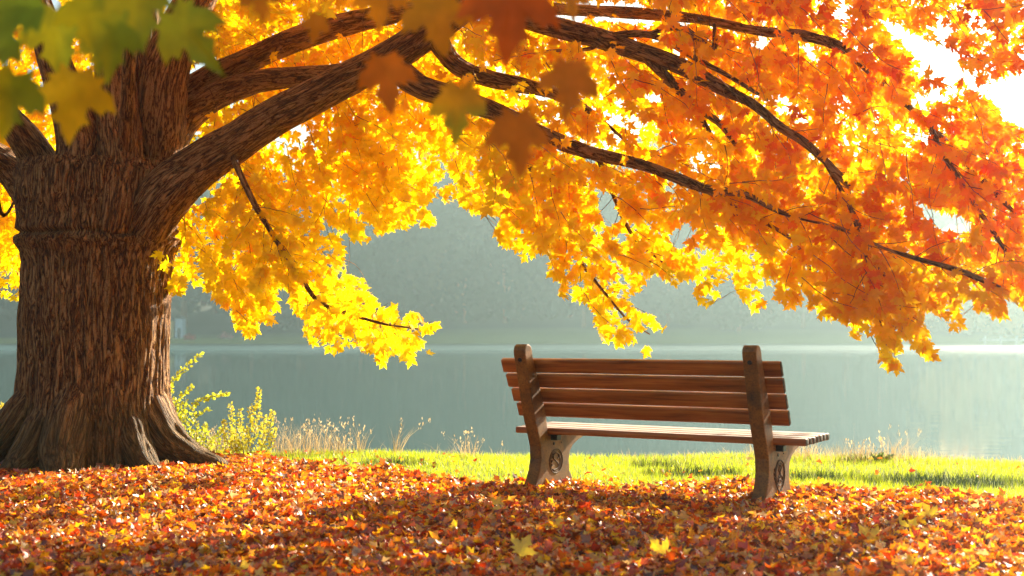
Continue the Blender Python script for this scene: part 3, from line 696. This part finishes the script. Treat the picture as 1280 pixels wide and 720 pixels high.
for i in range(4):
    zc = .794 - i * .0960
    # front face of the posts at that height
    uf = np.interp(zc, [.383, .41, .45, .52, .64, .76, .87], [.20, .185, .165, .13, .07, .015, -.035])
    slat('back_slat', SX0 + i * .013, SX1 - i * .0, uf + .0225, zc + .008, .0925, .036, lean * .92, M['slat_end'])
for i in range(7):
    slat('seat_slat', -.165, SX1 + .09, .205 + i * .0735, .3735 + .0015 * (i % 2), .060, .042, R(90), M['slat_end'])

# ------------------------------------------------------------------ fallen leaves
def carpet(n, x0, x1, y0, y1, size, prob=None, lift=.035, tilt=.55, outline=MAPLE_S, hs=None):
    px = rng.uniform(x0, x1, n); py = rng.uniform(y0, y1, n)
    if prob is not None:
        k = rng.random(n) < prob(px, py); px, py = px[k], py[k]
    n = len(px)
    z = gz(px, py) + rng.uniform(.003, lift, n) + .016 * np.sin(6 * px + 3 * np.sin(4 * py)) * np.sin(8 * py + 2 * np.sin(5 * px)) + .012
    th = rng.uniform(0, 2 * PI, n); tip = np.stack([np.cos(th), np.sin(th), rng.normal(0, tilt * .7, n)], -1)
    nr = np.stack([rng.normal(0, tilt, n), rng.normal(0, tilt, n), np.ones(n)], -1)
    u = rng.random(n)
    pal = np.array([(.95, .62, .02), (.95, .44, .02), (.92, .27, .01), (.82, .13, .008), (.46, .04, .006), (.20, .045, .012), (.70, .46, .28), (.38, .13, .03)])
    pr = np.array([.12, .17, .20, .15, .14, .13, .05, .10]); ci = rng.choice(len(pal), n, p=pr / pr.sum())
    C = pal[ci] * rng.uniform(.75, 1.15, (n, 1))
    return leaves_np(np.stack([px, py, z], -1), tip, nr, rng.uniform(.45, 1.3, n) * size, C, outline, .8, fold=.6)
def infr(px, py):
    return (np.abs(px) < .46 * py + .5)
def pl(px, py):
    d = litter_edge(px) - py
    p = np.where(d > 0, 1.0, (.35 * np.exp(d / .10)) + .012 * np.exp(d / .8))
    r = np.hypot(px - TX, py - TY); p = p * (r > .5)
    return p * infr(px, py) * (py < edge_y(px))
parts = [carpet(150000, -6, 6, 4.2, 10.2, .044, pl, tilt=.85), carpet(7000, -7, 7, 1.0, 4.3, .075, lambda a, b: 1.0 * (np.abs(a) < 3.5)),
         carpet(5000, -9, 9, 3, 10, .07, lambda a, b: 1.0 * ~infr(a, b) * (b < litter_edge(a)))]
tag(link('fallen_leaves', leaf_mesh('fallen_leaves', parts), M['litter']), 'thick carpet of fallen red, orange and brown maple leaves covering the ground', 'fallen leaves', kind='stuff')

# individual bright fallen leaves that stand out
LONE = [((1133, 675), .10, .02, 'bright yellow maple leaf lying upright on the litter, farther right of the foreground'),
        ((1090, 688), .10, .12, 'golden leaf tilted on the litter just left of the brightest yellow one'),
        ((1165, 655), .09, .03, 'yellow leaf on the sunlit litter, farthest right of the loose bright leaves'),
        ((832, 706), .11, .05, 'large yellow leaf at the bottom of the picture below the bench'),
        ((648, 702), .10, .02, 'yellow leaf curled on the litter at the bottom centre'),
        ((695, 672), .08, .15, 'yellow leaf standing on edge in the shade before the bench'),
        ((213, 628), .08, .0, 'yellow leaf on the sunlit litter right of the tree roots'),
        ((620, 640), .07, .05, 'golden leaf on the bright strip left of the bench'),
        ((1030, 640), .08, .1, 'golden leaf lying just right of the nearer bench foot')]
for (q, s, h, lab) in LONE:
    g = ground_at(*q); th = random.uniform(-.8, .8)
    V, F, C = leaves_np(np.array([[0, 0, .0]]), np.array([[math.sin(th), .35, .8]]), np.array([[random.uniform(-.3, .3), -1, .5]]), [s], huecol(np.array([h])), MAPLE, .5)
    o = link('fallen_leaf', mesh_np('fallen_leaf', V, F, {'leafcol': ('COLOR', C)}), M['litter']); o.location = (g.x, g.y, .035)
    tag(o, lab, 'leaf', 'bright yellow leaves on the litter')

# ------------------------------------------------------------------ grass
def blades(px, py, h, w, col, bend=.5, z=None, lean=None):
    n = len(px); z = gz(px, py) if z is None else z
    th = rng.uniform(0, 2 * PI, n); s = np.stack([np.cos(th), np.sin(th), np.zeros(n)], -1) * w[:, None]
    b = np.stack([rng.normal(0, bend, n), rng.normal(0, bend, n), np.zeros(n)], -1) * h[:, None] * .6
    if lean is not None: b = b + lean * h[:, None]
    base = np.stack([px, py, z - .005], -1); up = np.array([0, 0, 1.])[None] * h[:, None]
    V = np.stack([base - s, base + s, base + up * .55 + b * .35 + s * .7, base + up * .55 + b * .35 - s * .7, base + up + b], 1)
    F = np.array([(0, 1, 2), (0, 2, 3), (3, 2, 4)])[None] + (np.arange(n) * 5)[:, None, None]
    return V.reshape(-1, 3), F.reshape(-1, 3), np.repeat(col, 5, 0)
n = 150000
px = rng.uniform(-5.2, 5.6, n); py = rng.uniform(6.6, 10.9, n)
k = (py > litter_edge(px) - .12 * rng.random(n)) & (py < edge_y(px) + .25) & infr(px, py) & (np.hypot(px - TX, py - TY) > .6); px, py = px[k], py[k]
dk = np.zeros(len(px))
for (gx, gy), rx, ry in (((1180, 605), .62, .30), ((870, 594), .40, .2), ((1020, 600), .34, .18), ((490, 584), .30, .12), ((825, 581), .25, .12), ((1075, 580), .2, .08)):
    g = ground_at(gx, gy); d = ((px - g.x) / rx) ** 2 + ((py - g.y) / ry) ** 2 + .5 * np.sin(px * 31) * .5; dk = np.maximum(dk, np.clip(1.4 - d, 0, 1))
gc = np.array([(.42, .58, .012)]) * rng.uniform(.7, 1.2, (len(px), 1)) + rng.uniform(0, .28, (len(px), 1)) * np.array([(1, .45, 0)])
gc = gc * (1 - dk[:, None]) + np.array([(.012, .035, .008)]) * dk[:, None]  # shaded hollows painted in as near-black green blades
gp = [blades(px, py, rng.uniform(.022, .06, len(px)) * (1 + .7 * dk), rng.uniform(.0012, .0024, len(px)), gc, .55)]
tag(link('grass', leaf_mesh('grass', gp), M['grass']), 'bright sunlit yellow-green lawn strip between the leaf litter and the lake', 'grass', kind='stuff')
# dry fringe at the water's edge
def fringe_band(n, xa, xb, h0, h1, spread=.25, col=(.64, .47, .22)):
    x = rng.uniform(xa, xb, n); y = edge_y(x) + rng.normal(.05, spread, n)
    return blades(x, y, rng.uniform(h0, h1, n), rng.uniform(.001, .0022, n), np.array([col]) * rng.uniform(.6, 1.25, (n, 1)), .45)
fp = [fringe_band(900, -2.2, 4.6, .03, .08), fringe_band(1300, 1.9, 3.3, .05, .15), fringe_band(500, 3.3, 4.6, .05, .10), fringe_band(300, .9, 2.2, .04, .10), fringe_band(90, -.7, .0, .05, .12)]
tag(link('dry_fringe', leaf_mesh('dry_fringe', fp), M['small']), 'thin pale dry grass fringing the bank at the edge of the water', 'dry grass', kind='stuff')

def tuft(px, hpx, wpx, n, lab, col=(.62, .42, .19), heads=True, Yoff=0.0, lean=0.0):
    X0 = (px - 640) / FPX * 9.9; Y0 = float(edge_y(X0)) - .05 + Yoff; X0 = (px - 640) / FPX * Y0; s = Y0 / FPX
    bx = rng.normal(0, wpx * s * .36, n); by = rng.normal(0, min(.07, wpx * s * .4), n); h = rng.uniform(.35, 1, n) ** .8 * hpx * s
    z0 = gz(bx + X0, by + Y0)
    ln = np.stack([np.full(n, lean) + bx / (wpx * s + .01) * .4, np.zeros(n), np.zeros(n)], -1)
    V, F, C = blades(bx, by, h, rng.uniform(.0014, .0026, n), np.array([col]) * rng.uniform(.6, 1.2, (n, 1)), .62, z=z0, lean=ln)
    ps = [(V, F, C)]
    if heads:
        tipv = V.reshape(-1, 5, 3)[:, 4]; kk = rng.random(n) < .22; tp = np.repeat(tipv[kk], 5, 0) + rng.normal(0, .008, (kk.sum() * 5, 3)) * np.array([.7, .7, 2.2])
        m_ = len(tp)
        ps.append(leaves_np(tp, np.stack([rng.normal(0, .3, m_), rng.normal(0, .3, m_), np.ones(m_)], -1), rng.normal(0, 1, (m_, 3)), rng.uniform(.014, .026, m_), np.array([(.74, .54, .28)]) * rng.uniform(.7, 1.15, (m_, 1)), OVAL, .2, .7))
    o = link('dry_grass_tuft', leaf_mesh('dry_grass_tuft', ps), M['small']); o.location = (X0, Y0, 0)
    tag(o, lab, 'grass tuft', 'dry grass tufts on the bank'); return o
tuft(372, 44, 56, 150, 'widest tangled tuft of pale dry grass, right of the yellow-green weeds')
tuft(410, 40, 40, 70, 'loose pale dry grass tuft just right of the widest one')
tuft(438, 30, 30, 50, 'low thin dry grass tuft with a single taller stalk rising beside it')
tuft(452, 46, 5, 12, 'lone tall straight stalk of dry grass on the bank')
tuft(495, 42, 10, 26, 'slim dry grass stalks leaning right, midway between tree and bench', lean=.25)
tuft(586, 32, 30, 40, 'small fan of pale dry grass left of the bench')
tuft(262, 34, 50, 200, 'pale dry grass behind the right-hand root of the maple')
tuft(8, 66, 40, 180, 'tall dry reeds at the left edge of the picture behind the trunk', col=(.7, .55, .2))
tuft(1118, 40, 26, 40, 'taller spiky pale grass standing farthest right on the bank', lean=.15)
tuft(1078, 30, 40, 70, 'bleached bushy grass tuft on the bank right of the bench')
tuft(1000, 24, 40, 60, 'short bleached grass tuft close behind the bench seat')
tuft(1010, 44, 3, 5, 'single upright blade of dry grass right behind the seat end')

def weed(name, stems, Yb, lab, cat, col, leaf=.022, mat='small', stemr=.003, step=.012, spread=.02, shape=OVAL):
    """stems: pixel paths from base to tip"""
    base = at(stems[0][0][0], stems[0][0][1], Yb); base.z = float(gz(base.x, base.y)); o = empty(name, base)
    ps, tubes = [], []
    for st in stems:
        P = catmull([at(a, b, Yb + random.uniform(-.08, .08)) - base for a, b in st], 5)
        P[0].z = min(P[0].z, 0.0)
        tubes.append((P, list(np.linspace(stemr, stemr * .35, len(P))), 5, 0))
        tot = sum((P[i + 1] - P[i]).length for i in range(len(P) - 1)); m_ = int(tot / step)
        pos = []; td = []
        for j in range(m_):
            f = (.18 + .82 * (j + random.random()) / m_) * (len(P) - 1); i = min(int(f), len(P) - 2); q = P[i].lerp(P[i + 1], f - i); d = (P[i + 1] - P[i]).normalized()
            for s in range(2):
                r = Vector((random.gauss(0, 1), random.gauss(0, 1), random.gauss(0, .6))).normalized()
                pos.append(q + r * random.uniform(.2, 1) * spread * (1.15 - .7 * f / len(P))); td.append(r + d * .8)
        n_ = len(pos); c = np.array([col]) * rng.uniform(.7, 1.2, (n_, 1)); c[:, 1] *= rng.uniform(.85, 1.1, n_)
        ps.append(leaves_np(np.array(pos), np.array(td), rng.normal(0, 1, (n_, 3)), rng.uniform(.7, 1.3, n_) * leaf, c, shape, .3, 1.3))
    link('foliage', leaf_mesh('foliage', ps), M[mat], o); tube_obj('stem', tubes, M['bark'], o)
    tag(o, lab, cat); return o
YG = (.68, .70, .04)
weed('sapling', [[(236, 572), (222, 520), (212, 485), (222, 470), (250, 443)], [(238, 572), (232, 530), (243, 505), (262, 496), (286, 491)], [(240, 572), (226, 530), (220, 505), (241, 484)], [(242, 572), (246, 540), (244, 520), (262, 512)], [(236, 572), (215, 530), (205, 490), (208, 462)], [(246, 572), (238, 545), (228, 520), (232, 500)], [(240, 572), (252, 550), (258, 530)]], 9.75,
     'leggy yellow-green sapling with small round leaves sprouting beside the trunk', 'sapling', YG, .026, spread=.028, step=.011)
weed('bushy_weed', [[(298, 574), (292, 540), (288, 505)], [(305, 574), (302, 545), (300, 512)], [(312, 574), (320, 530), (324, 486)], [(308, 574), (312, 540), (314, 508)], [(320, 574), (334, 545), (341, 515)], [(300, 574), (284, 550), (280, 525)], [(316, 574), (328, 550), (330, 520)], [(305, 574), (305, 555), (308, 535)], [(310, 574), (296, 560), (292, 538)], [(326, 574), (338, 556), (344, 536)]], 9.85,
     'bushy yellow-green weed with upright plume-like stems right of the maple roots', 'weed', (.74, .68, .05), .022, spread=.034, step=.006)
weed('low_weed', [[(262, 572), (258, 550), (256, 530)], [(270, 572), (272, 552), (276, 536)], [(255, 572), (250, 556), (246, 540)], [(276, 572), (282, 560), (286, 548)], [(262, 572), (264, 556), (266, 545)]], 9.9,
     'low yellow-green weed between the leggy sapling and the bushy weed', 'weed', YG, .02, spread=.03, step=.007)
weed('reed_weed', [[(20, 556), (24, 510), (24, 470)], [(16, 556), (10, 530), (14, 500)], [(22, 556), (18, 520), (20, 496)], [(10, 556), (4, 530), (2, 505)]], 9.9,
     'thin yellow-green plant peeking out left of the trunk', 'weed', (.72, .6, .06), .022, spread=.022, step=.01)
weed('grass_clump', [[(1100, 580), (1096, 574), (1088, 568)], [(1100, 580), (1101, 572), (1102, 566)], [(1104, 580), (1108, 573), (1116, 569)]], 9.35, 'small dark green leafy clump on the lawn by the bank', 'weed', (.12, .2, .02), .02, spread=.012, step=.006)

# ------------------------------------------------------------------ far shore
def far_tree_mesh(kind, col):
    H, W = {'round': (17, 7.5), 'tall': (21, 5.5), 'wide': (14, 9.0)}[kind]
    n = 1500; lobes = [(random.gauss(0, W * .33), random.gauss(0, W * .33), H * random.uniform(.2, .84), W * random.uniform(.32, .52)) for _ in range(15)]
    P = []; 
    for i in range(n):
        a, b, c, r = random.choice(lobes); d = Vector((random.gauss(0, 1), random.gauss(0, 1), random.gauss(0, 1))).normalized() * r * random.uniform(.6, 1.05)
        P.append((a + d.x, b + d.y, c + d.z * .8))
    P = np.array(P); C = np.array([col]) * rng.uniform(.8, 1.15, (n, 1)); C[:, 0] *= rng.uniform(.9, 1.15, n)
    cm = leaf_mesh('far_crown', [leaves_np(P, rng.normal(0, 1, (n, 3)), rng.normal(0, 1, (n, 3)), rng.uniform(.7, 1.7, n), C, BLOB, .4)]); cm.materials.append(M['far'])
    tubes = [([Vector((0, 0, -1)), Vector((.2, 0, H * .3)), Vector((0, .2, H * .7))], [.42, .33, .12], 8, 0)]
    for k in range(4):
        a = k * 1.6 + random.random(); tubes.append(([Vector((.15, 0, H * .3)), Vector((math.cos(a) * W * .25, math.sin(a) * W * .25, H * .5)), Vector((math.cos(a) * W * .4, math.sin(a) * W * .4, H * .65))], [.22, .14, .05], 6, 0))
    t = tube_obj('trunk', tubes, M['bark'])
    bpy.data.objects.remove(t); tm = bpy.data.meshes[-1] if False else None
    return cm, t_mesh(tubes)
def t_mesh(tubes):
    VV, FF = [], []
    for pts, rad, sides, bd in tubes:
        V, B, F = tube_np(pts, rad, sides, 0); o = len(VV); VV += V; FF += [tuple(x + o for x in f) for f in F]
    me = bpy.data.meshes.new('far_trunk'); me.from_pydata([tuple(v) for v in VV], [], [f if f[2] != f[3] else f[:3] for f in FF]); me.materials.append(M['bark']); me.shade_smooth(); return me
random.seed(21)
KINDS = {k: far_tree_mesh(s, c) for k, (s, c) in {
    'round': ('round', (.035, .06, .03)), 'tall': ('tall', (.03, .055, .03)), 'wide': ('wide', (.06, .08, .03)), 'gold': ('wide', (.9, .6, .22)), 'olive': ('round', (.09, .10, .03))}.items()}
LAB = {'round': 'rounded dark green tree in the hazy wood across the lake', 'tall': 'tall narrow dark tree in the hazy wood across the lake',
       'wide': 'broad mid-green tree in the hazy wood across the lake', 'gold': 'pale gold tree glowing in the haze at the right of the far shore', 'olive': 'olive tinged tree in the hazy wood across the lake'}
def far_tree(kind, x, y, s):
    cm, tm = KINDS[kind]; o = empty('broadleaf_tree', (x, y, float(gz(x, y)) - .2), random.uniform(0, 6.28)); o.scale = (s, s, s * random.uniform(.9, 1.1))
    link('crown', cm, None, o); link('trunk', tm, None, o)
    tag(o, LAB[kind], 'tree', {'gold': 'pale gold trees across the lake'}.get(kind, kind + ' trees of the far wood'))
for row, (Y0, nrow, s) in enumerate(((202, 19, .72), (214, 20, .95), (226, 20, 1.1), (240, 18, 1.2))):
    for j in range(nrow):
        px_ = -150 + (1600 / (nrow - 1)) * (j + (.5 if row % 2 else 0)) + random.uniform(-22, 22)
        if row == 0 and (180 < px_ < 300): continue
        Y_ = Y0 + random.uniform(-5, 6)
        kd = random.choice(['round', 'tall', 'round', 'wide', 'olive']) 
        far_tree(kd, (px_ - 640) / FPX * Y_, Y_, s * random.uniform(1.15, 1.6))
for px_, Y_, s in ((1212, 199, 1.15), (1285, 197, .9)): far_tree('gold', (px_ - 640) / FPX * Y_, Y_, s)
def hut(px_, w, h, mat, lab):
    Y_ = 196.; x = (px_ - 640) / FPX * Y_; z = float(gz(x, Y_)); o = empty('lakeside_hut', (x, Y_, z - .2))
    bm_obj('wall', bm_box(-w / 2, w / 2, -1, 1, 0, h), mat, o)
    bm = bmesh.new(); a = [bm.verts.new(v) for v in ((-w * .6, -1.2, h), (w * .6, -1.2, h), (0, -1.2, h + w * .4))]; b = [bm.verts.new(v) for v in ((-w * .6, 1.2, h), (w * .6, 1.2, h), (0, 1.2, h + w * .4))]
    bm.faces.new(a); bm.faces.new(b[::-1]); bm.faces.new((a[0], a[1], b[1], b[0])); bm.faces.new((a[1], a[2], b[2], b[1])); bm.faces.new((a[2], a[0], b[0], b[2]))
    bm_obj('roof', bm, M['dark'], o); bm_obj('door', bm_box(-w * .2, w * .2, -1.03, -1.005, .1, 1.9), M['dark'] if mat is not M['yellow'] else M['pale'], o)
    tag(o, lab, 'hut')
hut(212, 1.7, 3.2, M['yellow'], 'blurred yellow hut on the far shore beside the trunk')
hut(226, 1.2, 3.5, M['pale'], 'blurred pale blue hut on the far shore, right of the yellow one')
def bush(px_, Y_, r, col, name, lab):
    x = (px_ - 640) / FPX * Y_; n_ = 160; d = rng.normal(0, 1, (n_, 3)); d /= np.linalg.norm(d, axis=1, keepdims=True); d = d * r * rng.uniform(.6, 1, (n_, 1)); d[:, 2] = np.abs(d[:, 2]) * .8
    o = link(name, leaf_mesh(name, [leaves_np(d, rng.normal(0, 1, (n_, 3)), rng.normal(0, 1, (n_, 3)), rng.uniform(.25, .5, n_), np.array([col]) * rng.uniform(.6, 1.2, (n_, 1)), BLOB)]), M['far'])
    o.location = (x, Y_, float(gz(x, Y_))); tag(o, lab, 'bush')
bush(237, 193, .8, (.7, .08, .04), 'red_bush', 'small red bush on the far shore right of the huts')
bush(283, 194, 1.0, (.75, .35, .30), 'pink_bush', 'small pinkish bush on the far shore under the yellow foliage')
jt = empty('jetty', ((1262 - 640) / FPX * 184, 184, -.5)); tag(jt, 'low pale jetty along the far water edge at the right', 'jetty')
bm_obj('deck', bm_box(-4.5, 6, -.8, .8, .55, .8), M['white'], jt)
for k in range(5): bm_obj('post', bm_box(-4.2 + k * 2.4, -4.0 + k * 2.4, -.79, -.6, -1.2, 1.3), M['white'], jt)

# ------------------------------------------------------------------ haze
bm = bm_box(-480, 480, -60, 680, -3.5, 62); hz = bm_obj('haze', bm, None)
m, nt = new_mat('haze_air'); o_ = nt.nodes.new('ShaderNodeOutputMaterial')
v = nt.nodes.new('ShaderNodeVolumePrincipled'); v.inputs['Color'].default_value = (.54, .71, .72, 1); v.inputs['Density'].default_value = .0013; v.inputs['Anisotropy'].default_value = .62
L(nt, v.outputs[0], o_.inputs['Volume']); hz.data.materials.append(m)
tag(hz, 'pale morning haze over the lake', 'haze', kind='stuff')

# ------------------------------------------------------------------ light
SUN_AZ, SUN_EL = 37, 24          # azimuth from +Y towards +X
w = bpy.data.worlds.new('World'); scene.world = w; w.use_nodes = True; nt = w.node_tree; nt.nodes.clear()
sky = nt.nodes.new('ShaderNodeTexSky'); sky.sky_type = 'NISHITA'; sky.sun_disc = False
sky.sun_elevation = R(SUN_EL); sky.sun_rotation = R(SUN_AZ); sky.air_density = 1.2; sky.dust_density = 3.0; sky.ozone_density = 1.0
bg = nt.nodes.new('ShaderNodeBackground'); bg.inputs[1].default_value = .05
wo = nt.nodes.new('ShaderNodeOutputWorld'); L(nt, sky.outputs[0], bg.inputs[0]); L(nt, bg.outputs[0], wo.inputs[0])
sl = bpy.data.lights.new('sun', 'SUN'); sl.energy = 5.0; sl.angle = R(.6); sl.color = (1, .90, .72)
so = bpy.data.objects.new('sun', sl); COL.objects.link(so)
dv = Vector((math.sin(R(SUN_AZ)) * math.cos(R(SUN_EL)), math.cos(R(SUN_AZ)) * math.cos(R(SUN_EL)), math.sin(R(SUN_EL))))
so.rotation_euler = dv.to_track_quat('Z', 'Y').to_euler(); so.location = (20, 14, 20)

scene.view_settings.view_transform = 'Standard'; scene.view_settings.look = 'None'; scene.view_settings.gamma = 1
scene.view_settings.use_curve_mapping = False
scene.view_settings.exposure = 1.85
c = scene.cycles
scene.render.engine = 'CYCLES'
c.max_bounces = 8; c.diffuse_bounces = 4; c.transmission_bounces = 6; c.glossy_bounces = 3; c.volume_bounces = 1; c.transparent_max_bounces = 8
c.use_denoising = True; c.sample_clamp_indirect = 6; c.caustics_reflective = False; c.caustics_refractive = False
